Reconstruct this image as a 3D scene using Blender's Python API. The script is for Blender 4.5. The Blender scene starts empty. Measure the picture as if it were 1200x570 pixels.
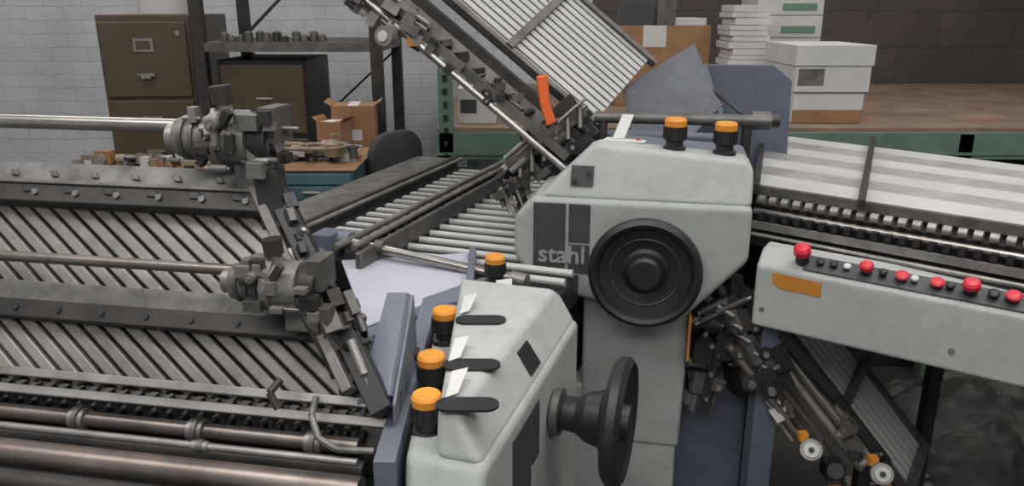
import bpy, bmesh, math, random
from mathutils import Vector, Matrix, noise
random.seed(7)
V=lambda *a: Vector(a)
# ---------------------------------------------------------------- materials
def mat(name,col,rough=.5,metal=0,var=.18,scale=6,bump=0.0,grime=0.0):
    m=bpy.data.materials.new(name); m.use_nodes=True
    nt=m.node_tree; b=nt.nodes['Principled BSDF']
    tc=nt.nodes.new('ShaderNodeTexCoord'); n=nt.nodes.new('ShaderNodeTexNoise')
    n.inputs['Scale'].default_value=scale; n.inputs['Detail'].default_value=6; n.inputs['Roughness'].default_value=.65
    nt.links.new(tc.outputs['Object'],n.inputs['Vector'])
    r=nt.nodes.new('ShaderNodeValToRGB')
    r.color_ramp.elements[0].position=.32; r.color_ramp.elements[1].position=.68
    r.color_ramp.elements[0].color=(*[c*(1-var*1.6) for c in col],1); r.color_ramp.elements[1].color=(*[min(1,c*(1+var*.5)) for c in col],1)
    nt.links.new(n.outputs['Fac'],r.inputs['Fac'])
    src=r.outputs['Color']
    if grime:
        n2=nt.nodes.new('ShaderNodeTexNoise'); n2.inputs['Scale'].default_value=22; n2.inputs['Detail'].default_value=9; n2.inputs['Roughness'].default_value=.75
        nt.links.new(tc.outputs['Object'],n2.inputs['Vector'])
        r2=nt.nodes.new('ShaderNodeValToRGB'); r2.color_ramp.elements[0].position=.30; r2.color_ramp.elements[1].position=.52
        r2.color_ramp.elements[0].color=(1-grime,1-grime,1-grime*1.15,1); r2.color_ramp.elements[1].color=(1,1,1,1)
        mx=nt.nodes.new('ShaderNodeMix'); mx.data_type='RGBA'; mx.blend_type='MULTIPLY'; mx.inputs['Factor'].default_value=1
        nt.links.new(n2.outputs['Fac'],r2.inputs['Fac']); nt.links.new(src,mx.inputs['A']); nt.links.new(r2.outputs['Color'],mx.inputs['B']); src=mx.outputs['Result']
        mr=nt.nodes.new('ShaderNodeMapRange'); mr.inputs['To Min'].default_value=min(1,rough+.2); mr.inputs['To Max'].default_value=rough
        nt.links.new(n2.outputs['Fac'],mr.inputs['Value']); nt.links.new(mr.outputs['Result'],b.inputs['Roughness'])
    nt.links.new(src,b.inputs['Base Color'])
    b.inputs['Roughness'].default_value=rough; b.inputs['Metallic'].default_value=metal
    if bump:
        bp=nt.nodes.new('ShaderNodeBump'); bp.inputs['Strength'].default_value=bump; bp.inputs['Distance'].default_value=.01
        nt.links.new(n.outputs['Fac'],bp.inputs['Height']); nt.links.new(bp.outputs['Normal'],b.inputs['Normal'])
    return m
def brick(name,c1,c2,mortar,w=.4,h=.2,ms=.008,bump=.4):
    m=bpy.data.materials.new(name); m.use_nodes=True
    nt=m.node_tree; b=nt.nodes['Principled BSDF']
    g=nt.nodes.new('ShaderNodeNewGeometry'); s=nt.nodes.new('ShaderNodeSeparateXYZ'); c=nt.nodes.new('ShaderNodeCombineXYZ')
    a=nt.nodes.new('ShaderNodeMath'); a.operation='ADD'
    nt.links.new(g.outputs['Position'],s.inputs[0]); nt.links.new(s.outputs['X'],a.inputs[0]); nt.links.new(s.outputs['Y'],a.inputs[1])
    nt.links.new(a.outputs[0],c.inputs['X']); nt.links.new(s.outputs['Z'],c.inputs['Y'])
    n0=nt.nodes.new('ShaderNodeTexNoise'); n0.inputs['Scale'].default_value=7
    nt.links.new(g.outputs['Position'],n0.inputs['Vector'])
    mv=nt.nodes.new('ShaderNodeVectorMath'); mv.operation='SCALE'; mv.inputs['Scale'].default_value=.03
    nt.links.new(n0.outputs['Color'],mv.inputs[0])
    ad=nt.nodes.new('ShaderNodeVectorMath'); ad.operation='ADD'; nt.links.new(c.outputs[0],ad.inputs[0]); nt.links.new(mv.outputs[0],ad.inputs[1])
    t=nt.nodes.new('ShaderNodeTexBrick'); nt.links.new(ad.outputs[0],t.inputs['Vector'])
    t.inputs['Scale'].default_value=1; t.inputs['Brick Width'].default_value=w; t.inputs['Row Height'].default_value=h
    t.inputs['Mortar Size'].default_value=ms; t.inputs['Mortar Smooth'].default_value=1
    t.inputs['Color1'].default_value=(*c1,1); t.inputs['Color2'].default_value=(*c2,1); t.inputs['Mortar'].default_value=(*mortar,1)
    n=nt.nodes.new('ShaderNodeTexNoise'); n.inputs['Scale'].default_value=3; n.inputs['Detail'].default_value=8
    nt.links.new(g.outputs['Position'],n.inputs['Vector'])
    mx=nt.nodes.new('ShaderNodeMix'); mx.data_type='RGBA'; mx.blend_type='MULTIPLY'; mx.inputs['Factor'].default_value=.6
    r=nt.nodes.new('ShaderNodeValToRGB'); r.color_ramp.elements[0].position=.3; r.color_ramp.elements[0].color=(.65,.65,.65,1); r.color_ramp.elements[1].position=.6
    nt.links.new(n.outputs['Fac'],r.inputs['Fac'])
    nt.links.new(t.outputs['Color'],mx.inputs['A']); nt.links.new(r.outputs['Color'],mx.inputs['B'])
    nt.links.new(mx.outputs['Result'],b.inputs['Base Color'])
    bp=nt.nodes.new('ShaderNodeBump'); bp.inputs['Strength'].default_value=bump; bp.inputs['Distance'].default_value=.01; bp.invert=True
    nt.links.new(t.outputs['Fac'],bp.inputs['Height']); nt.links.new(bp.outputs['Normal'],b.inputs['Normal'])
    b.inputs['Roughness'].default_value=.8
    return m
BODY=mat('painted_body_grey_green',(.345,.372,.355),.5,0,.1,4,0,.2)
BODY2=mat('painted_body_light',(.39,.417,.40),.52,0,.1,4,0,.18)
BLUE=mat('blue_grey_paint',(.105,.125,.17),.55,0,.14,6,0,.2)
BLUEL=mat('blue_grey_light',(.15,.17,.215),.5,.1,.14,6,0,.15)
BLUED=mat('blue_grey_deflector',(.115,.125,.15),.5,.2,.2,5,0,.2)
BLK=mat('black_plastic',(.018,.018,.020),.45,0,.2,10)
DARK=mat('dark_oily_steel',(.05,.046,.043),.52,.4,.3,14)
GUN=mat('gunmetal',(.165,.157,.15),.5,.6,.3,14)
GUNL=mat('cast_grey_iron',(.20,.195,.185),.55,.4,.35,22)
STEEL=mat('brushed_steel',(.34,.325,.305),.48,.7,.25,18)
CHR=mat('worn_chrome_rod',(.42,.395,.37),.34,.9,.2,8)
BRZ=mat('brown_steel_roller',(.27,.23,.205),.38,.8,.3,9)
ALU=mat('aluminium_slat',(.27,.255,.235),.5,.4,.3,8)
ALUR=mat('aluminium_plate',(.37,.36,.345),.5,.4,.2,8)
ALUW=mat('aluminium_white',(.48,.48,.47),.5,.15,.1,5)
SHEET=mat('lavender_sheet',(.45,.46,.54),.55,0,.06,4)
ORG=mat('orange_cap',(.72,.28,.03),.5,0,.1,10)
ORR=mat('orange_red_handle',(.72,.13,.03),.45,0,.08,10)
ORL=mat('amber_label',(.50,.20,.03),.55,0,.12,20)
RED=mat('red_button',(.58,.025,.045),.4,0,.05,10)
WHT=mat('white_card',(.56,.56,.545),.7,0,.07,5)
PAPER=mat('paper',(.55,.54,.525),.8,0,.08,9)
PAPG=mat('green_label',(.12,.24,.16),.7,0,.1,9)
CARD=mat('cardboard',(.29,.165,.085),.8,0,.14,7)
GREEN=mat('green_rack_paint',(.135,.225,.165),.55,0,.2,9)
WOOD=mat('plywood',(.25,.17,.115),.65,0,.3,5)
WOODO=mat('bench_wood',(.31,.165,.08),.6,0,.25,5)
OLIVE=mat('olive_brown_enamel',(.09,.065,.04),.45,.1,.12,4)
TEAL=mat('teal_enamel',(.07,.16,.19),.55,0,.2,6)
GREYP=mat('logo_plate_grey',(.06,.062,.066),.5,.2,.1,8)
FABR=mat('charcoal_fabric',(.05,.05,.052),.9,0,.2,30)
CONC=mat('concrete_floor',(.06,.055,.05),.8,0,.35,2.2,.2)
CEIL=mat('ceiling_paint',(.6,.6,.58),.9,0,.1,2)
PLAS=mat('grey_dust_sheet',(.042,.039,.034),.6,0,.5,5,.3)
BEIGE=mat('beige_hose',(.27,.22,.15),.6,0,.15,8)
LETT=mat('lettering_grey',(.30,.31,.31),.5,.1,.05,8)
LAMP=bpy.data.materials.new('lamp_diffuser'); LAMP.use_nodes=True
LAMP.node_tree.nodes['Principled BSDF'].inputs['Emission Color'].default_value=(1,.97,.92,1)
LAMP.node_tree.nodes['Principled BSDF'].inputs['Emission Strength'].default_value=2
BRW=brick('white_painted_brick',(.56,.58,.60),(.525,.545,.565),(.45,.47,.49),.21,.075,.005,.25)
BRD=brick('brown_block',(.085,.068,.061),(.076,.061,.056),(.062,.05,.046),.42,.2,.006,.25)
# ---------------------------------------------------------------- mesh builder
def empty(name,loc=(0,0,0)):
    e=bpy.data.objects.new(name,None); e.location=loc; e.empty_display_size=.1
    bpy.context.collection.objects.link(e); return e
def perp(ax):
    ax=ax.normalized(); h=Vector((0,0,1)) if abs(ax.z)<.9 else Vector((1,0,0))
    a=ax.cross(h).normalized(); return a,ax.cross(a).normalized()
class MB:
    def __init__(s): s.v=[];s.f=[];s.m=[];s.sm=[];s.mats=[]
    def mi(s,m):
        if m not in s.mats: s.mats.append(m)
        return s.mats.index(m)
    def add(s,vs,fs,m,smooth=False):
        o=len(s.v); s.v+= [Vector(x) for x in vs]
        for f in fs: s.f.append([i+o for i in f]); s.m.append(s.mi(m)); s.sm.append(smooth)
        return s
    def loft(s,A,B,m):
        n=len(A); vs=list(A)+list(B)
        fs=[list(range(n))[::-1],list(range(n,2*n))]+[[i,(i+1)%n,n+(i+1)%n,n+i] for i in range(n)]
        return s.add(vs,fs,m)
    def box(s,c,sz,m,ax=None,rz=0):
        c=Vector(c)
        if ax is None:
            R=Matrix.Rotation(rz,3,'Z'); ax=[R@V(1,0,0),R@V(0,1,0),V(0,0,1)]
        a,b,d=[Vector(ax[i]).normalized()*sz[i]/2 for i in range(3)]
        return s.loft([c-a-b-d,c+a-b-d,c+a+b-d,c-a+b-d],[c-a-b+d,c+a-b+d,c+a+b+d,c-a+b+d],m)
    def bb(s,x0,x1,y0,y1,z0,z1,m): return s.box(((x0+x1)/2,(y0+y1)/2,(z0+z1)/2),(x1-x0,y1-y0,z1-z0),m)
    def slab(s,p,t,m):
        p=[Vector(q) for q in p]; t=Vector(t); return s.loft(p,[q+t for q in p],m)
    def bar(s,p0,p1,w,h,m,up=(0,0,1)):
        p0=Vector(p0);p1=Vector(p1); d=(p1-p0); up=Vector(up); a=d.cross(up).normalized(); b=a.cross(d).normalized()
        return s.box((p0+p1)/2,(d.length,w,h),m,ax=[d,a,b])
    def lathe(s,o,ax,prof,m,n=28):
        o=Vector(o);ax=Vector(ax).normalized();a,b=perp(ax)
        for k in range(len(prof)-1):
            (r0,h0),(r1,h1)=prof[k],prof[k+1]; vs=[];fs=[]
            for i in range(n):
                t=2*math.pi*i/n; d=a*math.cos(t)+b*math.sin(t)
                vs+= [o+ax*h0+d*r0,o+ax*h1+d*r1]
            for i in range(n):
                j=(i+1)%n; fs.append([2*i,2*j,2*j+1,2*i+1])
            s.add(vs,fs,m,True)
        return s
    def cyl(s,p0,p1,r,m,r1=None,n=20):
        p0=Vector(p0);p1=Vector(p1);L=(p1-p0).length; r1=r if r1 is None else r1
        return s.lathe(p0,p1-p0,[(0.0001,0),(r,0),(r1,L),(0.0001,L)],m,n)
    def tube(s,pts,r,m,n=10):
        for a,b in zip(pts[:-1],pts[1:]): s.cyl(a,b,r,m,n=n)
        return s
    def done(s,name,parent=None,bevel=0,seg=2):
        if parent is not None: org=Vector(parent.location)
        else:
            xs=[v.x for v in s.v];ys=[v.y for v in s.v];zs=[v.z for v in s.v]
            org=V((min(xs)+max(xs))/2,(min(ys)+max(ys))/2,min(zs))
        me=bpy.data.meshes.new(name); me.from_pydata([v-org for v in s.v],[],s.f)
        for m in s.mats: me.materials.append(m)
        for p,mi,sm in zip(me.polygons,s.m,s.sm): p.material_index=mi; p.use_smooth=sm
        bm=bmesh.new(); bm.from_mesh(me); bmesh.ops.recalc_face_normals(bm,faces=bm.faces); bm.to_mesh(me); bm.free()
        o=bpy.data.objects.new(name,me); bpy.context.collection.objects.link(o)
        if parent is not None: o.parent=parent
        else: o.location=org
        if bevel:
            b=o.modifiers.new('bevel','BEVEL'); b.width=bevel; b.segments=seg; b.limit_method='ANGLE'; b.angle_limit=math.radians(35)
        return o
    def greeble(s,p0,p1,R,n,seed,ms=None,sz=(.015,.05)):
        rr=random.Random(seed); p0=Vector(p0);p1=Vector(p1);d=(p1-p0);a,b=perp(d);dn=d.normalized(); ms=ms or [DARK,BLK,GUN,DARK]
        for i in range(n):
            t=rr.random(); c=p0+d*t+a*rr.uniform(-R,R)+b*rr.uniform(-R,R)
            m=rr.choice(ms); q=rr.random()
            S=[rr.uniform(*sz) for _ in range(3)]
            if q<.5: s.box(c,(S[0]*1.4,S[1],S[2]),m,ax=[dn,a,b])
            elif q<.8:
                ax=rr.choice([a,b,dn,a]); s.cyl(c-ax*S[0]*.7,c+ax*S[0]*.7,S[1]*.45,m,n=14)
                s.cyl(c-ax*S[0]*.9,c+ax*S[0]*.9,S[1]*.2,STEEL,n=10)
            else: s.cyl(c-dn*S[0],c+dn*S[0]*1.3,S[1]*.25,rr.choice([STEEL,GUN]),n=12)
        return s
# ---------------------------------------------------------------- room
XL,XR,YB,YF,ZC=-3.2,3.6,4.5,-2.6,3.1
MB().bb(XL,XR,YF,YB,-.1,0,CONC).done('floor')
MB().bb(XL,XR,YF,YB,ZC,ZC+.1,CEIL).done('ceiling')
b=MB(); b.bb(XL,.45,YB,YB+.15,0,ZC,BRW); b.bb(.45,XR,YB,YB+.15,0,ZC,BRD); b.done('wall_back')
MB().bb(XL-.15,XL,YF,YB+.15,0,ZC,BRW).done('wall_left')
MB().bb(XR,XR+.15,YF,YB+.15,0,ZC,BRD).done('wall_right')
MB().bb(XL,XR,YF-.15,YF,0,ZC,BRW).done('wall_front')
# ---------------------------------------------------------------- lights
def fixture(x,y,l,e,rz=0):
    b=MB(); b.box((x,y,ZC-.04),(l,.9,.08),CEIL,rz=rz); b.box((x,y,ZC-.085),(l*.97,.86,.012),LAMP,rz=rz); b.done('ceiling_light')
    L=bpy.data.lights.new('light','AREA'); L.shape='RECTANGLE'; L.size=l; L.size_y=.9; L.energy=e; L.color=(1,.975,.955)
    o=bpy.data.objects.new('fluorescent_lamp',L); o.location=(x,y,ZC-.11); o.rotation_euler=(0,0,rz); bpy.context.collection.objects.link(o)
fixture(-1.1,.4,2.6,29); fixture(1.5,1.0,2.4,29); fixture(-1.6,2.9,2.0,24); fixture(1.6,3.1,1.8,13); fixture(0,-1.3,3.4,50)
# ---------------------------------------------------------------- far folding unit
def head_frame(O,eX,eIn):
    O=Vector(O);eX=Vector(eX).normalized();eIn=Vector(eIn).normalized()
    return lambda X,Y,Z: O+eX*X+eIn*Y+V(0,0,Z)
def prism(b,L,poly,y0,y1,m):
    f0=y0 if callable(y0) else (lambda X,Z:y0); f1=y1 if callable(y1) else (lambda X,Z:y1)
    b.loft([L(X,f0(X,Z),Z) for X,Z in poly],[L(X,f1(X,Z),Z) for X,Z in poly],m)
F=empty('folding_machine_head',(.28,1.75,0))
L=head_frame((.003,1.62,0),(.978,-.208,0),(.208,.978,0))
out=-V(.208,.978,0)
b=MB(); prism(b,L,[(0,.875),(0,.965),(.045,1.012),(.5,1.012),(.5,.892),(.37,.747),(.17,.783),(.05,.804)],0,.24,BODY); b.done('gear_cover',F,.014,4)
b=MB(); sl=lambda X,Z:.008+max(0,(Z-1.012))*.35
prism(b,L,[(.05,1.008),(.498,1.008),(.498,1.082),(.485,1.100),(.175,1.122),(.158,1.116)],sl,.13,BODY2); b.done('lid',F,.012,4)
b=MB(); prism(b,L,[(.06,1.0),(.49,1.0),(.49,1.10),(.2,1.118),(.16,1.10)],.13,.24,BLUEL); b.done('back_cover',F,.008,3)
b=MB(); prism(b,L,[(.155,.42),(.155,.79),(.39,.79),(.39,.60),(.385,.42)],.03,.24,BODY); b.done('column_panel',F,.01,3)
b=MB(); prism(b,L,[(.09,0.02),(.09,.56),(.38,.56),(.38,.02)],.035,.25,BODY2); b.done('column_lower_panel',F,.01,3)
b=MB()
prism(b,L,[(.045,.845),(.045,1.0),(.115,1.0),(.115,.845)],-.002,.01,GREYP)
prism(b,L,[(.122,.915),(.122,1.0),(.168,1.0),(.168,.915)],-.002,.01,GREYP)
prism(b,L,[(.122,.845),(.122,.91),(.168,.91),(.168,.845)],-.002,.01,GREYP)
prism(b,L,[(.122,1.038),(.122,1.078),(.17,1.078),(.17,1.038)],lambda X,Z:.004+max(0,Z-1.012)*.35,.05,BLK)
prism(b,L,[(.388,.66),(.388,.76),(.394,.76),(.394,.66)],-.002,.2,ORL)
for X,Z in [(.13,1.05),(.16,1.068)]: b.cyl(L(X,.01,Z),L(X,.006,Z),.005,GREYP)
b.cyl(L(.21,.032,.745),L(.21,.026,.745),.008,BODY2)
b.done('logo_plate',F)
def lettering(org,X,size,par):
    cu=bpy.data.curves.new('lettering','FONT'); cu.body='stahl'; cu.size=size; cu.extrude=.0008; cu.offset=.0008
    t=bpy.data.objects.new('lettering',cu); bpy.context.collection.objects.link(t); t.parent=par
    X=Vector(X).normalized();Z=V(0,0,1);Y=Z.cross(X)
    M=Matrix((X,Z,-Y)).transposed().to_4x4(); M.translation=Vector(org)-Vector(par.location); t.matrix_local=M; cu.materials.append(LETT)
lettering(L(.056,-.0035,.868),(.978,-.208,0),.056,F)
b=MB(); c=L(.29,0,.872)
b.lathe(c,out,[(.03,0),(.03,.03),(.1,.034),(.114,.038),(.119,.048),(.117,.06),(.108,.066),(.1,.062),(.094,.05),(.05,.04),(.042,.044),(.036,.06),(.03,.066),(.0001,.066)],BLK,48)
b.lathe(c,out,[(.07,.0455),(.072,.049),(.074,.0455)],GUN,48)
b.done('handwheel',F)
def knob(b,x,y,z,s=1,ax=(0,0,1)):
    o=V(x,y,z); b.lathe(o,ax,[(.0001,0),(.02*s,0),(.02*s,.008*s),(.015*s,.010*s),(.015*s,.018*s),(.0195*s,.021*s),(.0195*s,.044*s),(.0001,.044*s)],BLK,24)
    b.lathe(o,ax,[(.0185*s,.043*s),(.0195*s,.054*s),(.017*s,.058*s),(.0001,.058*s)],ORG,24)
    for i in range(14):
        t=2*math.pi*i/14; d=V(math.cos(t),math.sin(t),0)*.0195*s
        b.box(o+d+V(0,0,.033*s),(.003*s,.003*s,.02*s),BLK,rz=t)
b=MB(); knob(b,.349,1.64,1.106,1.22); knob(b,.452,1.62,1.100,1.22); b.done('adjusting_knobs',F)
b=MB()
b.box((.37,1.98,.54),(.42,.28,1.02),BLUE,rz=-.21); b.box((.36,1.90,1.07),(.38,.06,.07),BLUEL,rz=-.21)
b.box((.50,1.78,.33),(.17,.3,.66),BLUE,rz=-.21)
b.cyl((.2,1.86,1.15),(.6,1.78,1.15),.014,GUN); b.cyl((.56,1.8,1.15),(.6,1.79,1.15),.022,GUN); b.cyl((.6,1.79,1.15),(.62,1.786,1.15),.016,BLK)
for x,y in ((.22,1.86),(.55,1.8)): b.bar((x,y,1.05),(x,y,1.16),.03,.02,DARK,up=(1,0,0))
b.done('side_frame',F,.006)
b=MB(); yy=2.05
b.slab([(.291,yy,1.20),(.50,yy+.12,1.31),(.53,yy,1.19),(.545,yy-.04,1.16),(.46,yy-.1,1.09),(.31,yy-.06,1.09)],(.004,.012,-.002),BLUED)
b.slab([(.53,2.2,1.25),(.72,2.16,1.25),(.77,2.15,1.21),(.78,2.15,.95),(.53,2.2,.95)],(.004,.02,0),BLUE)
b.slab([(.53,2.2,1.0),(.55,2.0,1.0),(.55,2.0,1.10),(.53,2.2,1.25)],(.015,0,0),BLUE)
b.bar((.50,2.1,1.22),(.66,2.1,1.10),.02,.008,GUN); b.bar((.56,2.1,1.15),(.53,1.95,1.09),.02,.008,GUN)
b.done('deflector_plates',F,.002)
b=MB(); b.greeble((.02,1.86,1.02),(.17,1.86,1.15),.045,90,3,sz=(.012,.04)); b.greeble((0.0,1.8,1.0),(.03,1.78,.93),.03,24,5,sz=(.01,.03))
b.bar((-.03,1.9,.98),(.2,1.98,1.16),.03,.03,DARK); b.bar((-.01,1.84,1.03),(.17,1.84,1.17),.015,.03,GUN)
for i in range(6): b.cyl((.02+i*.028,1.80,1.0+i*.026),(.02+i*.028,1.83,1.05+i*.026),.006,GUN,n=10)
b.done('roller_mechanism',F)
b=MB(); b.slab([(.055,1.8,1.25),(.082,1.8,1.255),(.088,1.8,1.19),(.104,1.8,1.145),(.082,1.8,1.135),(.066,1.8,1.18)],(0,.014,0),ORR); b.done('release_lever',F,.004)
b=MB(); b.slab([(.20,1.69,1.120),(.29,1.67,1.117),(.30,1.705,1.117),(.215,1.73,1.120)],(0,0,.002),WHT)
b.slab([(.225,1.71,1.122),(.25,1.705,1.122),(.275,1.74,1.17),(.25,1.745,1.17)],(0,.002,.001),WHT)
b.slab([(.275,1.698,1.1205),(.285,1.695,1.1205),(.288,1.71,1.1205),(.278,1.713,1.1205)],(0,0,.001),RED)
b.done('paper_tag',F)
b=MB(); b.greeble((.47,1.57,.80),(.58,1.56,.60),.05,90,11,sz=(.015,.05)); b.greeble((.455,1.58,.76),(.43,1.58,.55),.035,46,12,sz=(.012,.045))
b.bar((.50,1.55,.82),(.70,1.5,.60),.03,.02,BLK); b.bar((.46,1.6,.85),(.52,1.62,.55),.12,.03,DARK)
for i in range(7): b.cyl((.44+i*.02,1.53,.79-i*.03),(.47+i*.02,1.51,.775-i*.03),.006,GUN,n=10)
b.done('lower_roller_mechanism',F)
# ---------------------------------------------------------------- fold plates
def fold_plate(o,d,w,n,r,rail=.03,slatm=ALU,crs=(0,.42,1),under=DARK):
    o=Vector(o);d=Vector(d);w=Vector(w); nn=d.cross(w).normalized()
    if nn.y>0: nn=-nn
    b=MB(); P=lambda s,t,h=0:o+d*s+w*t+nn*h
    b.slab([P(0,0,-.012),P(1,0,-.012),P(1,1,-.012),P(0,1,-.012)],-nn*.006,under)
    for i in range(n):
        t=(i+.5)/n; b.bar(P(0,t),P(1,t),r,r*.6,slatm,up=nn)
    for t in (0,1): b.bar(P(-.03,t,.004),P(1.02,t,.004),rail,.02,GUN,up=nn)
    for s in crs: b.bar(P(s,0,.014),P(s,1,.014),.02,.012,GUN,up=nn)
    return b,P
b,P=fold_plate((.2,1.9,1.128),(-.56,.08,.464),(.165,.215,.14),14,.0150,slatm=ALUW,crs=(.38,.9),rail=.014)
nl=lambda s,h:V(.2,1.9,1.128)+V(-.56,.08,.464)*s+V(-.05,-.06,-.035)*h
b.bar(nl(-.05,.8),nl(1,.8),.035,.03,DARK); b.bar(nl(-.02,1.6),nl(1,1.6),.025,.02,GUN); b.bar(nl(-.02,1.2),nl(1,1.2),.01,.03,STEEL)
b.cyl(nl(-.05,2.0),nl(1,2.0),.008,CHR)
for i in range(12): b.greeble(nl(.02+i*.07,1.2),nl(.03+i*.07,1.4),.01,3,200+i,[GUN,DARK,STEEL],sz=(.008,.024))
b.greeble(nl(.58,1.6),nl(.85,2.0),.035,46,21,[STEEL,GUN,DARK,STEEL],sz=(.012,.032)); b.greeble(nl(.2,1.6),nl(.55,1.8),.015,20,22,[GUN,DARK],sz=(.01,.03))
b.cyl(nl(.64,2.4),nl(.64,2.4)+V(-.01,-.03,0),.022,STEEL); b.cyl(nl(.64,2.4)+V(-.01,-.03,0),nl(.64,2.4)+V(-.012,-.034,0),.012,WHT)
b.box(nl(.58,2.0),(.03,.03,.02),ORL)
b.done('fold_plate')
b,P=fold_plate((.60,1.62,.72),(.30,-.10,-.38),(.09,.12,.045),7,.012,rail=.014,slatm=ALUW,crs=(.5,1))
A0,A1=V(.47,1.53,.70),V(.655,1.49,.472); C0,C1=V(.575,1.56,.71),V(.805,1.47,.425)
b.cyl(A0,A1,.009,CHR); b.cyl(A0+V(.03,.02,.01),A1+V(.035,.02,.01),.008,BRZ); b.cyl(C0,C1,.011,CHR); b.cyl(C0+V(-.03,.01,0),C1+V(-.03,.01,0),.010,STEEL)
b.bar(A0+V(.06,.04,0),C1+V(-.07,.03,-.02),.03,.015,GUN); b.bar(C0+V(.03,.03,0),C1+V(.03,.03,0),.02,.03,DARK)
ax=V(-.25,-.85,.42).normalized()
for c in (A1,C1):
    b.cyl(c,c+ax*.03,.020,GUN,n=24); b.cyl(c+ax*.03,c+ax*.05,.023,STEEL,n=28); b.cyl(c+ax*.05,c+ax*.054,.016,WHT,n=24); b.cyl(c+ax*.054,c+ax*.058,.006,DARK,n=12); b.box(c+V(-.02,-.01,.035),(.018,.018,.018),ORG)
c=(A1+C1)/2+V(-.03,-.02,-.01); b.box(c,(.04,.04,.035),BLK); b.cyl(c,c+ax*.045,.017,BLK)
b.greeble((.56,1.52,.60),(.62,1.50,.52),.02,16,33,[GUN,STEEL,WHT,DARK],sz=(.01,.026))
b.greeble(C0*.4+C1*.6,C1,.02,18,31,[GUN,DARK,STEEL],sz=(.01,.028)); b.bar((.84,1.6,.40),(.84,1.6,0),.03,.03,DARK,up=(1,0,0)); b.bar((.84,1.6,.40),(.80,1.48,.42),.03,.03,DARK)
b.done('fold_plate')
# ---------------------------------------------------------------- left fold plate rack
LR=empty('fold_plate_rack',(-.6,1.0,0))
B0=V(-.189,.894,.90);ud=V(-.984,.177,0);w=V(-.147,.192,.22); nn=ud.cross(w).normalized()
if nn.y>0: nn=-nn
P=lambda u,t,h=0:B0+ud*u+w*t+nn*h
b=MB(); b.slab([P(-.0,0,-.03),P(1.3,0,-.03),P(1.3,1,-.03),P(0,1,-.03)],-nn*.005,DARK)
for i in range(42):
    u=-.16+i*.034
    t0=0; ua=u; ub=u+.20
    if ua<0: t0=(0-ua)/.20; ua=0
    if t0>.95: continue
    b.bar(P(ua,t0),P(ub,1),.0155,.014,ALU,up=nn)
    b.bar(P(ua+.013,t0,-.010),P(ub+.013,1,-.010),.006,.012,GUN,up=nn)
b.done('slats',LR,.004,2)
b=MB()
def rail(t,wd,h,th,m,u0=-.02,u1=1.35): b.bar(P(u0,t,h),P(u1,t,h),wd,th,m,up=nn)
rail(1.10,.038,.02,.02,GUNL); rail(.98,.028,.022,.028,DARK); rail(1.04,.006,.036,.008,GUN)
rail(.44,.030,.016,.014,GUNL); rail(.34,.026,.02,.026,DARK)
rail(.02,.012,.02,.01,STEEL); rail(-.06,.012,.0,.02,ALUR)
for i in range(20):
    u=.04+i*.068; b.cyl(P(u,.98,.03),P(u,.98,.04),.005,GUN,n=10); b.cyl(P(u+.02,.34,.03),P(u+.02,.34,.036),.005,BLK,n=10)
    b.box(P(u+.03,1.1,.032),(.012,.012,.004),GUN,ax=[ud,w,nn]); b.box(P(u+.01,1.0,.034),(.02,.014,.01),BLK,ax=[ud,w,nn])
b.bar(P(-.01,1.15,.02),P(-.03,-.02,.03),.028,.03,BLK,up=nn); b.bar(P(.02,1.1,.03),P(-.0,.05,.05),.014,.02,GUN,up=nn)
b.done('rails',LR,.002)
b=MB()
b.cyl((-.47,1.118,1.236),(-1.35,1.276,1.236),.0105,CHR); b.cyl((-.34,.95,1.071),(-1.3,1.123,1.071),.0075,BRZ)
b.cyl((-.43,1.10,1.215),(-.33,1.08,1.215),.012,CHR)
b.done('support_rods',LR)
b=MB()
def clamp(c,s,seed):
    c=Vector(c); a=V(.984,-.177,0); q=V(.177,.984,0)
    b.cyl(c-a*.085*s,c-a*.03*s,.026*s,GUNL,n=22); b.cyl(c-a*.10*s,c-a*.083*s,.018*s,STEEL,n=22)
    for k in (.045,.06,.075): b.cyl(c-a*k*s,c-a*(k-.006)*s,.030*s,GUN,n=22)
    b.cyl(c-a*.03*s,c-a*.018*s,.040*s,STEEL,n=24); b.cyl(c-a*.018*s,c+a*.02*s,.035*s,GUNL,n=22); b.cyl(c+a*.02*s,c+a*.045*s,.028*s,DARK,n=22)
    for i in range(6):
        t=i*math.pi/3; d=V(0,0,1)*math.cos(t)+q*math.sin(t)
        b.cyl(c-a*.03*s+d*.034*s,c-a*.038*s+d*.034*s,.005*s,STEEL,n=8)
    b.cyl(c-a*.01*s,c-a*.01*s+V(-.01,-.0,.052)*s,.009*s,STEEL); b.cyl(c-a*.01*s+V(-.01,0,.045)*s,c-a*.01*s+V(-.012,0,.068)*s,.014*s,DARK)
    b.box(c+V(.02,0,-.04)*s,(.05*s,.04*s,.05*s),GUNL,rz=-.18); b.box(c+V(.045,0,.02)*s,(.022*s,.05*s,.045*s),GUN,rz=-.18)
    b.bar(c+V(-.03,-.03,.03)*s,c+V(.05,-.02,-.05)*s,.012*s,.008*s,STEEL); b.bar(c+V(-.05,-.02,-.03)*s,c+V(.0,-.035,.04)*s,.01*s,.01*s,DARK)
    b.greeble(c-a*.06*s-q*.01,c+a*.06*s-q*.01,.034*s,42,seed,[GUNL,GUN,DARK,STEEL,GUNL],sz=(.007,.022))
clamp((-.385,1.09,1.222),1.1,41); clamp((-.285,.93,1.06),.9,43)
b.bar((-.345,1.07,1.18),(-.335,1.06,1.10),.035,.035,DARK,up=(1,0,0)); b.bar((-.265,.93,1.04),(-.23,.92,.97),.03,.03,DARK,up=(1,0,0))
b.greeble((-.25,.95,1.05),(-.19,.89,.93),.024,44,44,[DARK,GUN,BLK,DARK],sz=(.008,.026))
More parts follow.
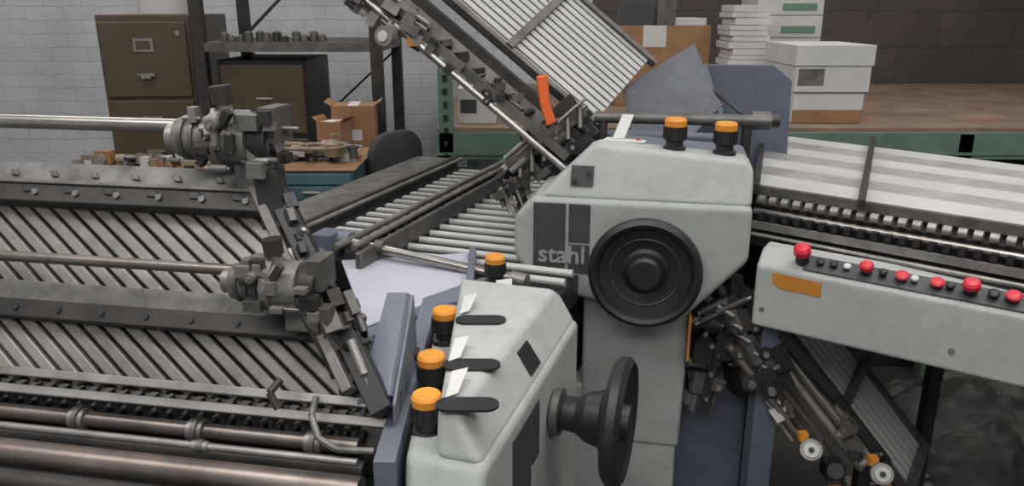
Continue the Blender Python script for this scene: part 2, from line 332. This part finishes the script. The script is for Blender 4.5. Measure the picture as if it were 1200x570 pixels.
b.greeble((-.33,1.06,1.14),(-.27,.98,1.04),.015,18,45,[DARK,GUN,BLK],sz=(.008,.022))
b.done('shaft_clamps',LR,.002)
b=MB()
dd=V(-.984,.177,0)
def roll(x,y,z,r,m,col=()): 
    p=V(x,y,z); b.cyl(p,p+dd*1.1,r,m,n=24)
    for k in col: b.cyl(p+dd*k,p+dd*(k+.022),r*1.4,STEEL,n=24); b.cyl(p+dd*(k+.007),p+dd*(k+.014),r*1.7,GUN,n=24)
roll(-.20,.885,.85,.011,BRZ,(.05,.22,.40,.7)); roll(-.19,.86,.83,.012,DARK)
roll(-.18,.788,.85,.017,BRZ,()); roll(-.18,.745,.84,.014,DARK,()); roll(-.19,.825,.865,.005,STEEL,(.2,)); roll(-.18,.70,.84,.017,BRZ)
for i in range(46):
    p=V(-.19,.925,.862)+dd*(.02+i*.024); b.box(p,(.011,.03,.016),GUN,rz=-.18); b.cyl(p+V(0,-.02,-.02),p+V(.012,-.022,-.02),.014,BLK,n=12)
b.done('rollers',LR)
b=MB(); c=V(-.17,.85,.62)+dd*.6; b.box(c,(1.2,.36,.36),BLK,ax=[dd,V(.177,.984,0),V(0,0,1)])
c=V(-.17,.93,.825)+dd*.6; b.box(c,(1.2,.09,.04),DARK,ax=[dd,V(.177,.984,0),V(0,0,1)])
for k in (.1,1.1):
    c=V(-.17,.85,.22)+dd*k; b.box(c,(.08,.3,.44),BLUE,rz=-.18)
b.tube([(-.25,.88,.925),(-.252,.86,.91),(-.24,.84,.89),(-.215,.83,.88),(-.17,.83,.878)],.0045,GUNL)
b.tube([(-.29,.87,.955),(-.30,.855,.945),(-.29,.85,.925)],.005,DARK)
b.done('base_frame',LR,.004)
# ---------------------------------------------------------------- near folding unit
N=empty('folding_machine_head',(0,1.0,0))
L=head_frame((-.021,.80,0),(.309,.951,0),(-.951,.309,0)); out=V(.951,-.309,0)
back=lambda X,Z:.070+.33*max(X,-.02)
backL=lambda X,Z:.112+.33*max(X,-.05)
b=MB(); prism(b,L,[(-.05,.45),(-.05,.86),(-.03,.893),(.44,.893),(.44,.5),(.40,.45)],0,backL,BODY); b.done('gear_cover',N,.013,4)
b=MB(); prism(b,L,[(-.028,.889),(.437,.889),(.437,.935),(.42,.95),(.0,.95),(-.015,.943)],lambda X,Z:.005+max(0,Z-.893)*.65,back,BODY2); b.done('lid',N,.01,4)
b=MB(); prism(b,L,[(0,.0),(0,.46),(.4,.46),(.4,0)],.01,.1,BODY2); b.done('lower_panel',N,.008,3)
b=MB(); prism(b,L,[(.07,.70),(.07,.868),(.15,.868),(.15,.70)],-.002,.01,GREYP); prism(b,L,[(.158,.78),(.158,.868),(.19,.868),(.19,.78)],-.002,.01,GREYP)
prism(b,L,[(.19,.903),(.19,.935),(.235,.935),(.235,.903)],lambda X,Z:.003+max(0,Z-.893)*.65,.05,BLK); b.done('logo_plate',N)
b=MB(); c=L(.27,0,.806)
b.lathe(c,out,[(.034,0),(.036,.012),(.026,.02),(.028,.04),(.038,.055),(.044,.078),(.07,.088),(.088,.09),(.097,.098),(.098,.11),(.09,.118),(.082,.112),(.04,.1),(.03,.1),(.026,.12),(.0001,.121)],BLK,48)
b.lathe(c,out,[(.030,.0),(.037,.003),(.037,.014),(.029,.016)],GUN,32)
b.done('handwheel',N)
b=MB(); KN=[(-.106,.856),(-.110,.955),(-.106,1.12),(-.032,1.385)]
for (x,y),z in zip(KN,(.885,.892,.892,.894)): knob(b,x,y,z,1.0)
b.done('adjusting_knobs',N)
b=MB()
for x,y in ((-.053,.812),(-.053,.918),(-.047,1.07)):
    n=12; pts=[]
    for sgn in (1,-1):
        for i in range(n+1):
            t=-math.pi/2+math.pi*i/n; pts.append((x+sgn*(.022+.016*math.cos(t)),y+sgn*.016*math.sin(t),.9505))
    b.slab(pts,(0,0,.003),BLK)
for x,y in KN[:3]: b.slab([(x+.026,y-.03,.953),(x+.041,y-.022,.955),(x+.051,y+.022,.967),(x+.031,y+.02,.963)],(0,0,.001),WHT)
b.slab([(-.03,1.33,.90),(.0,1.34,.90),(.0,1.37,.91),(-.03,1.36,.91)],(0,0,.001),WHT)
b.done('slot_tabs',N)
b=MB()
b.slab([(-.162,.78,0),(-.136,.78,0),(-.136,1.27,0),(-.0,1.355,0),(-.0,1.42,0),(-.06,1.42,0),(-.162,1.31,0)],(0,0,.895),BLUEL)
b.slab([(-.175,1.05,1.00),(-.147,1.05,1.0),(-.150,.88,.925),(-.192,.88,.912)],(-.006,-.006,.006),BLUEL)
b.slab([(-.175,1.05,1.00),(-.178,1.05,.98),(-.20,.88,.885),(-.192,.88,.912)],(.006,0,0),BLUE)
b.slab([(-.147,1.05,1.0),(-.145,1.05,.90),(-.15,.86,.87),(-.15,.86,.925)],(.004,0,0),BLUEL)
b.box((-.155,.90,.91),(.02,.03,.03),GUN); b.greeble((-.155,1.1,.91),(-.155,.9,.90),.012,14,51,sz=(.01,.025))
b.done('side_frame',N,.004)
# ---------------------------------------------------------------- transfer table + shaft
T=empty('transfer_table',(-.2,1.45,0))
b=MB(); b.slab([(-.376,1.606,.87),(-.1,1.66,.87),(-.075,1.45,.87),(-.255,1.24,.87)],(0,0,-.006),SHEET)
b.slab([(-.095,1.64,.86),(-.08,1.64,.86),(-.075,1.42,.86),(-.09,1.42,.86)],(0,0,.03),BLUEL); b.slab([(-.25,1.22,.84),(-.095,1.42,.84),(-.09,1.38,.84),(-.24,1.18,.84)],(0,0,.035),BLUEL)
b.bb(-.24,-.09,1.5,1.6,0,.865,BLUE); b.done('bed',T,.003)
b=MB(); b.cyl((-.39,1.66,.90),(.03,1.46,.872),.011,CHR); b.cyl((-.40,1.67,.90),(-.36,1.65,.90),.02,BLUEL)
b.box((-.415,1.66,.88),(.05,.06,.08),BLUE,rz=-.3); b.box((-.43,1.6,.87),(.03,.1,.04),BLUEL); b.cyl((-.30,1.62,.896),(-.28,1.612,.895),.017,GUN)
b.cyl((-.0,1.475,.874),(.03,1.46,.872),.016,STEEL); b.cyl((-.04,1.50,.845),(.03,1.46,.83),.01,DARK)
b.done('drive_shaft',T,.003)
# ---------------------------------------------------------------- roller conveyor behind
C=empty('roller_conveyor',(-.1,2.0,0))
L=head_frame((-.285,1.635,0),(.94,-.342,0),(.342,.94,0))
def cb(b,a0,a1,c0,c1,z0,z1,m): b.loft([L(a0,c0,z0),L(a1,c0,z0),L(a1,c1,z0),L(a0,c1,z0)],[L(a0,c0,z1),L(a1,c0,z1),L(a1,c1,z1),L(a0,c1,z1)],m)
b=MB(); cb(b,-.02,.42,-.02,.95,.78,.84,BLK); cb(b,-.27,.0,-.05,1.0,.80,.868,BLK); cb(b,-.42,-.27,.12,1.0,.80,.895,GUNL); cb(b,-.28,-.265,-.02,1.0,.86,.905,GUN)
cb(b,-.015,.0,-.1,1.0,.84,.905,GUN)
for a,c in ((-.38,.2),(-.38,.9),(.36,.9),(.36,.2)): cb(b,a,a+.04,c,c+.04,0,.8,DARK)
b.done('frame',C,.003)
b=MB()
for i in range(19):
    c=0.0+i*.051; b.bar(L(-.22,c,.872),L(-.11,c,.872),.020,.006,ALUW)
for i in range(16):
    c=.0+i*.059; b.cyl(L(0.0,c,.858),L(.42,c,.858),.0088,ALUW,n=14)
for a,z,r in ((-.25,.895,.006),(-.075,.905,.008),(-.03,.91,.007)): b.cyl(L(a,-.08,z),L(a,1.0,z),r,STEEL,n=12)
for i in range(24): b.cyl(L(-.06,i*.04,.895),L(-.04,i*.04,.895),.01,DARK,n=12)
b.done('rollers',C)
# ---------------------------------------------------------------- delivery conveyor right
D=empty('delivery_conveyor',(1.0,1.7,0))
NLp=V(.56,1.72,1.0);FL=V(.82,2.5,1.0);NR=V(1.18,1.17,1.0);FR=V(1.68,1.60,1.0)
Q=lambda s,t,z=0: NLp.lerp(NR,s).lerp(FL.lerp(FR,s),t)+V(0,0,z)
b=MB(); b.slab([Q(0,0,-.03),Q(1,0,-.03),Q(1,1,-.03),Q(0,1,-.03)],(0,0,-.05),DARK)
for i in range(7):
    t0=.06+i*.135; b.slab([Q(0,t0,.0),Q(1,t0,.0),Q(1,t0+.118,.012),Q(0,t0+.118,.012)],(0,0,-.004),ALUW if i%2==0 else ALUR)
for s in (.0,.28,.72): b.bar(Q(s,-.06,.018),Q(s,1,.03),.014,.018,DARK)
for (s,t) in ((.05,.1),(.95,.1),(.95,.9),(.05,.9),(.5,.45)): b.bar(Q(s,t,-.05),V(Q(s,t).x,Q(s,t).y,0),.03,.03,DARK,up=(1,0,0))
b.done('guide_plates',D,.001,1)
b=MB()
b.bar(Q(-.02,.02,.0),Q(1,.02,.0),.016,.02,GUN); b.cyl(Q(0,-.035,-.04),Q(1,-.035,-.04),.007,CHR); b.bar(Q(0,-.065,-.065),Q(1,-.065,-.065),.012,.016,STEEL)
b.bar(Q(0,-.05,-.095),Q(1,-.05,-.095),.04,.03,BLK); b.cyl(Q(0,-.08,-.085),Q(1,-.08,-.085),.005,STEEL)
for i in range(30):
    s=.01+i*.033; p=Q(s,-.01,-.018); b.cyl(p,p+V(.012,-.01,0),.011,STEEL,n=14); b.box(Q(s+.016,-.05,-.045),(.012,.02,.016),BLK,rz=-.7)
b.done('roller_rail',D)
# ---------------------------------------------------------------- control panel arm
K=empty('control_panel',(.8,1.35,0))
a=V(.863,-.506,0);bi=V(.506,.863,0);O=V(.505,1.505,0)
S=lambda s,y,z:O+a*s+bi*y+V(0,0,z-.04*s)
def sect(s): return [S(s,0,.758),S(s,0,.893),S(s,.045,.920),S(s,.10,.920),S(s,.10,.758)]
b=MB(); b.loft(sect(0.0),sect(.95),BODY2); b.done('housing',K,.008,3)
b=MB(); b.loft([S(.09,.005,.900),S(.09,.04,.921),S(.09,.04,.922),S(.09,.005,.9015)],[S(.93,.005,.900),S(.93,.04,.921),S(.93,.04,.922),S(.93,.005,.9015)],GREYP)
up=(V(0,0,1)*.85-bi*.5).normalized()
for i,(s,r,h,m) in enumerate([(.085,.017,.040,RED),(.12,.008,.012,BLK),(.145,.008,.012,BLK),(.17,.007,.012,WHT),(.205,.013,.026,RED),(.235,.008,.016,BLK),(.268,.012,.016,RED),(.29,.007,.014,WHT),(.328,.012,.016,RED),(.35,.008,.014,BLK),(.383,.015,.030,RED),(.42,.01,.014,BLK),(.45,.013,.018,RED)]):
    p=S(s,.024,.912); b.cyl(p,p+up*h*.5,r*.8,BLK,n=18); b.lathe(p,up,[(r*.7,h*.4),(r,h*.6),(r,h*.9),(r*.7,h*1.05),(.0001,h*1.1)],m,20)
b.slab([S(.035,-.001,.884),S(.13,-.001,.882),S(.13,-.001,.852),S(.055,-.001,.852),S(.035,-.001,.862)],-bi*.001,ORL)
b.cyl(S(.37,.0,.80),S(.37,-.003,.80),.006,STEEL,n=12); b.cyl(S(.02,.0,.80),S(.02,-.003,.80),.005,STEEL,n=12)
b.done('buttons',K)
b=MB(); b.bar(S(.03,.06,.76),S(.03,.06,.04),.05,.05,BLUE,up=(1,0,0)); b.bar(S(.9,.06,.72),S(.9,.06,.04),.04,.04,DARK,up=(1,0,0)); b.done('supports',K)
# ---------------------------------------------------------------- rack table with boxes
b=MB(); b.bb(-.27,3.2,2.75,4.45,.965,.99,WOOD); b.bb(-.27,3.2,2.73,2.77,.88,.975,GREEN); b.bb(-.27,3.2,2.725,2.735,.895,.905,GREEN)
for x in (-.26,1.6,3.15):
    for y in (2.73,4.4): b.bb(x,x+.05,y,y+.05,0,1.23 if x<0 else .97,GREEN)
for i in range(24): b.bb(-.242,-.228,2.722,2.732,.1+i*.046,.12+i*.046,BLK)
b.done('pallet_rack_table')
def carton(x0,x1,y0,y1,z0,z1,m,lid=None,label=None):
    b=MB(); b.bb(x0,x1,y0,y1,z0,z1,m)
    if lid: b.bb(x0-.006,x1+.006,y0-.006,y1+.006,z1-lid,z1+.003,WHT)
    if label: b.bb(label[0],label[1],y0-.003,y0,label[2],label[3],label[4])
    return b
b=carton(1.035,1.31,2.86,3.2,1.105,1.27,WHT,.07,(1.045,1.14,1.13,1.19,GUNL)); b.bb(1.04,1.30,2.87,3.2,.992,1.103,WHT); b.bb(1.04,1.30,2.865,2.87,.992,1.04,CARD); b.done('storage_box',None,.003)
b=carton(.45,.85,3.4,3.75,.992,1.33,CARD,None,(.56,.66,1.24,1.33,WHT)); b.bb(.46,.60,3.42,3.5,1.33,1.43,GREYP); b.bb(.70,.84,3.45,3.7,1.33,1.36,PAPER); b.bb(.62,.70,3.42,3.6,1.33,1.45,GUN); b.done('cardboard_box',None,.003)
b=MB(); z=.992; rr=random.Random(4)
while z<1.39: 
    h=rr.uniform(.012,.03); dx=rr.uniform(-.012,.012); b.bb(.885+dx,1.035+dx,3.2,3.4,z,z+h-.002,PAPER); z+=h
b.done('paper_stack',None,.001,1)
b=MB()
for i in range(5): 
    z=.992+i*.095; b.bb(1.07,1.36,3.5,3.75,z,z+.092,PAPER); b.bb(1.18,1.33,3.496,3.5,z+.02,z+.05,PAPG)
b.done('paper_ream_stack',None,.002,1)
# ---------------------------------------------------------------- filing cabinet
FC=empty('filing_cabinet',(-1.55,3.6,0))
R=Matrix.Rotation(.10,3,'Z'); o=V(-1.733,3.32,0)
L=lambda x,y,z:o+R@V(x,y,z)
def fb(b,x0,x1,y0,y1,z0,z1,m): b.loft([L(x0,y0,z0),L(x1,y0,z0),L(x1,y1,z0),L(x0,y1,z0)],[L(x0,y0,z1),L(x1,y0,z1),L(x1,y1,z1),L(x0,y1,z1)],m)
b=MB(); fb(b,0,.375,0,.62,0,1.375,OLIVE); b.done('case',FC,.004)
b=MB()
for i in range(4):
    z=.06+i*.325; fb(b,.012,.363,-.014,0,z,z+.312,OLIVE)
b.done('drawers',FC,.005)
b=MB()
for i in range(4):
    z=.06+i*.325; fb(b,.145,.225,-.018,-.013,z+.19,z+.245,STEEL); fb(b,.155,.215,-.020,-.017,z+.20,z+.235,OLIVE)
    fb(b,.15,.22,-.03,-.013,z+.09,z+.10,STEEL); fb(b,.165,.205,-.032,-.02,z+.08,z+.098,STEEL)
b.cyl(L(.33,-.01,1.30),L(.33,-.02,1.30),.01,STEEL)
b.done('handles',FC)
b=MB(); c=L(.24,.2,1.377); b.lathe(c,(0,0,1),[(.0001,0),(.12,0),(.14,.28),(.148,.28),(.148,.3),(.138,.3),(.12,.02),(.0001,.02)],WHT,32); b.done('plastic_bucket')
# ---------------------------------------------------------------- steel shelving
b=MB()
for x in (-1.24,-.54):
    for y in (3.15,3.7): b.bar((x,y,0),(x,y,2.1),.045,.045,DARK,up=(1,0,0))
for z in (.2,.55,1.235,1.95): b.bb(-1.26,-.52,3.13,3.72,z,z+.035,DARK if z<1 else GUN)
for (x0,z0,x1,z1) in ((-1.24,.6,-.54,1.22),(-.54,.6,-1.24,1.22),(-1.24,1.28,-.54,1.93),(-.54,1.28,-1.24,1.93)): b.bar((x0,3.70,z0),(x1,3.70,z1),.008,.035,DARK,up=(0,1,0))
b.bar((-.54,3.15,1.28),(-.54,3.7,1.93),.03,.008,DARK); b.bar((-.54,3.7,1.28),(-.54,3.15,1.93),.03,.008,DARK)
b.done('steel_shelving')
b=MB(); rr=random.Random(9)
for i in range(12):
    x=-1.17+i*.036; r=.018; z=1.272; h=rr.choice([.02,.03,.035]); y=3.2+rr.random()*.06
    b.cyl((x,y,z),(x,y,z+h),r,rr.choice([DARK,GUN,GUN])); b.cyl((x,y,z+h),(x,y,z+h+.006),r*.6,STEEL)
b.done('spare_roller_parts')
b=MB(); b.bb(-1.2,-.84,3.2,3.6,.59,1.2,BLK); b.bb(-1.19,-.85,3.19,3.2,.6,.88,OLIVE); b.bb(-1.19,-.85,3.19,3.2,.9,1.18,OLIVE); b.bb(-1.05,-.98,3.18,3.19,1.04,1.05,STEEL); b.done('storage_cabinet',None,.004)
# ---------------------------------------------------------------- work bench and clutter
b=MB(); b.bb(-1.75,-.47,2.35,3.08,.775,.81,WOODO)
for x in (-1.72,-.55):
    for y in (2.38,3.0): b.bb(x,x+.05,y,y+.05,0,.775,DARK)
b.done('workbench',None,.003)
b=MB(); b.bb(-.76,-.50,2.37,2.75,.812,.91,TEAL); b.bb(-.755,-.505,2.362,2.37,.82,.863,TEAL); b.bb(-.755,-.505,2.362,2.37,.868,.905,TEAL); b.bb(-.66,-.6,2.35,2.362,.84,.85,STEEL); b.bb(-.77,-.49,2.36,2.76,.911,.918,CARD); b.done('tool_chest',None,.003)
b=MB(); b.greeble((-.78,2.52,.945),(-.52,2.52,.945),.02,80,61,[PAPER,STEEL,BEIGE,GUN,DARK,WHT],sz=(.012,.04)); b.tube([(-.72+.06*math.cos(t*.6)+t*.006,2.45+.05*math.sin(t*.6),.975) for t in range(24)],.006,BEIGE)
b.lathe((-.58,2.48,.94),(0,0,1),[(.0001,0),(.03,0),(.03,.04),(.01,.055),(.01,.07),(.0001,.07)],BEIGE,20); b.done('tool_clutter')
b=MB(); b.greeble((-1.7,2.95,.835),(-.85,2.85,.835),.02,110,62,[WOODO,CARD,DARK,PAPER,STEEL,BEIGE,BLK],sz=(.015,.05)); b.done('spare_part_pile')
def obx(name,x,y,z,w,d,h,m,rz):
    b=MB(); b.box((x,y,z+h/2),(w,d,h),m,rz=rz); R=Matrix.Rotation(rz,3,'Z')
    for s in (-1,1):
        c=V(x,y,z+h)+R@V(s*w*.5,0,0); e=c+R@V(s*w*.15,0,.015); b.slab([c+R@V(0,-d/2,0),e+R@V(0,-d/2,0),e+R@V(0,d/2,0),c+R@V(0,d/2,0)],(0,0,.003),m)
    b.box(V(x,y,z+h+.001),(.04,d,.002),PAPER,rz=rz); b.box(V(x,y,z+h*.55)+R@V(0,-d/2-.001,0),(.06,.002,.04),PAPER,rz=rz)
    b.done(name)
obx('cardboard_box',-.60,2.95,.812,.16,.14,.24,CARD,.1)
obx('cardboard_box',-.66,2.85,.812,.10,.08,.19,CARD,-.3)
b=carton(-.2,-.06,2.85,3.0,.992,1.12,PAPER); b.bb(-.19,-.13,2.848,2.85,1.03,1.08,GREYP); b.done('paper_box',None,.003)
# ---------------------------------------------------------------- office chair
CH=empty('office_chair',(-.62,2.7,0))
def soft(name,c,s,rz=0,tilt=0):
    bpy.ops.mesh.primitive_cube_add(size=1); o=bpy.context.object; o.name=name; o.scale=s; o.parent=CH; o.location=Vector(c)-Vector(CH.location); o.rotation_euler=(0,tilt,rz)
    bv=o.modifiers.new('b','BEVEL'); bv.width=.35; bv.segments=6; o.data.materials.append(FABR)
    for p in o.data.polygons: p.use_smooth=True
soft('backrest',(-.41,2.68,.87),(.06,.26,.24),-.6); soft('seat',(-.66,2.70,.5),(.38,.38,.09))
b=MB(); b.cyl((-.66,2.7,.1),(-.66,2.7,.46),.025,GUN); b.tube([(-.6,2.7,.46),(-.42,2.69,.5),(-.40,2.69,.8)],.014,GUN)
for i in range(5):
    t=i*2*math.pi/5+.3; e=V(-.66+.22*math.cos(t),2.7+.22*math.sin(t),.07); b.bar((-.66,2.7,.11),e,.035,.025,BLK); b.cyl(e+V(-.015,0,-.04),e+V(.015,0,-.04),.028,BLK)
b.done('base',CH)
# ---------------------------------------------------------------- floor clutter right
bpy.ops.mesh.primitive_grid_add(x_subdivisions=90,y_subdivisions=70,size=1,location=(1.55,2.25,0)); o=bpy.context.object; o.name='dust_sheet_pile'
for v in o.data.vertices:
    x,y=v.co.x*2,v.co.y*2; r=math.sqrt(x*x+y*y); k=max(0,1-r*r*.8)
    z=.20*k+.07*abs(noise.noise(Vector((x*2.5,y*2.5,0))))*(k+.15)+.03*abs(noise.noise(Vector((x*7,y*7,3))))
    v.co=Vector((x*.42,y*.34,z+.003))
for p in o.data.polygons: p.use_smooth=True
o.data.materials.append(PLAS)
b=MB()
for k,(cx,cy,R0,z0,m) in enumerate([(1.24,1.62,.17,.02,BEIGE),(1.25,1.63,.12,.02,DARK),(1.24,1.62,.15,.045,GUNL)]):
    pts=[V(cx+(R0+.015*math.sin(i*.9))*math.cos(i*.3),cy+(R0*.8)*math.sin(i*.3),z0+.0008*i) for i in range(44)]
    b.tube(pts,.010,m,8)
b.done('coiled_hose')
b=MB(); b.greeble((.95,1.95,.03),(1.25,2.0,.03),.02,26,71,[PAPER,GUN,DARK,BEIGE,ORL],sz=(.015,.05)); b.done('floor_debris')
b=MB(); b.bb(1.25,2.2,2.85,3.6,0,.45,DARK); b.bb(1.36,2.1,2.9,3.5,.452,.7,GUN); b.done('stacked_cartons',None,.004)
# ---------------------------------------------------------------- world, camera
w=bpy.data.worlds.new('w'); bpy.context.scene.world=w; w.use_nodes=True; w.node_tree.nodes['Background'].inputs[0].default_value=(.5,.52,.55,1); w.node_tree.nodes['Background'].inputs[1].default_value=.3
cam=bpy.data.cameras.new('camera'); cam.sensor_width=36; cam.lens=36*900/1200; cam.clip_start=.05
co=bpy.data.objects.new('camera',cam); co.location=(0,0,1.4); co.rotation_euler=(math.radians(90-17),0,0); bpy.context.collection.objects.link(co)
bpy.context.scene.camera=co
bpy.context.scene.view_settings.view_transform='Standard'
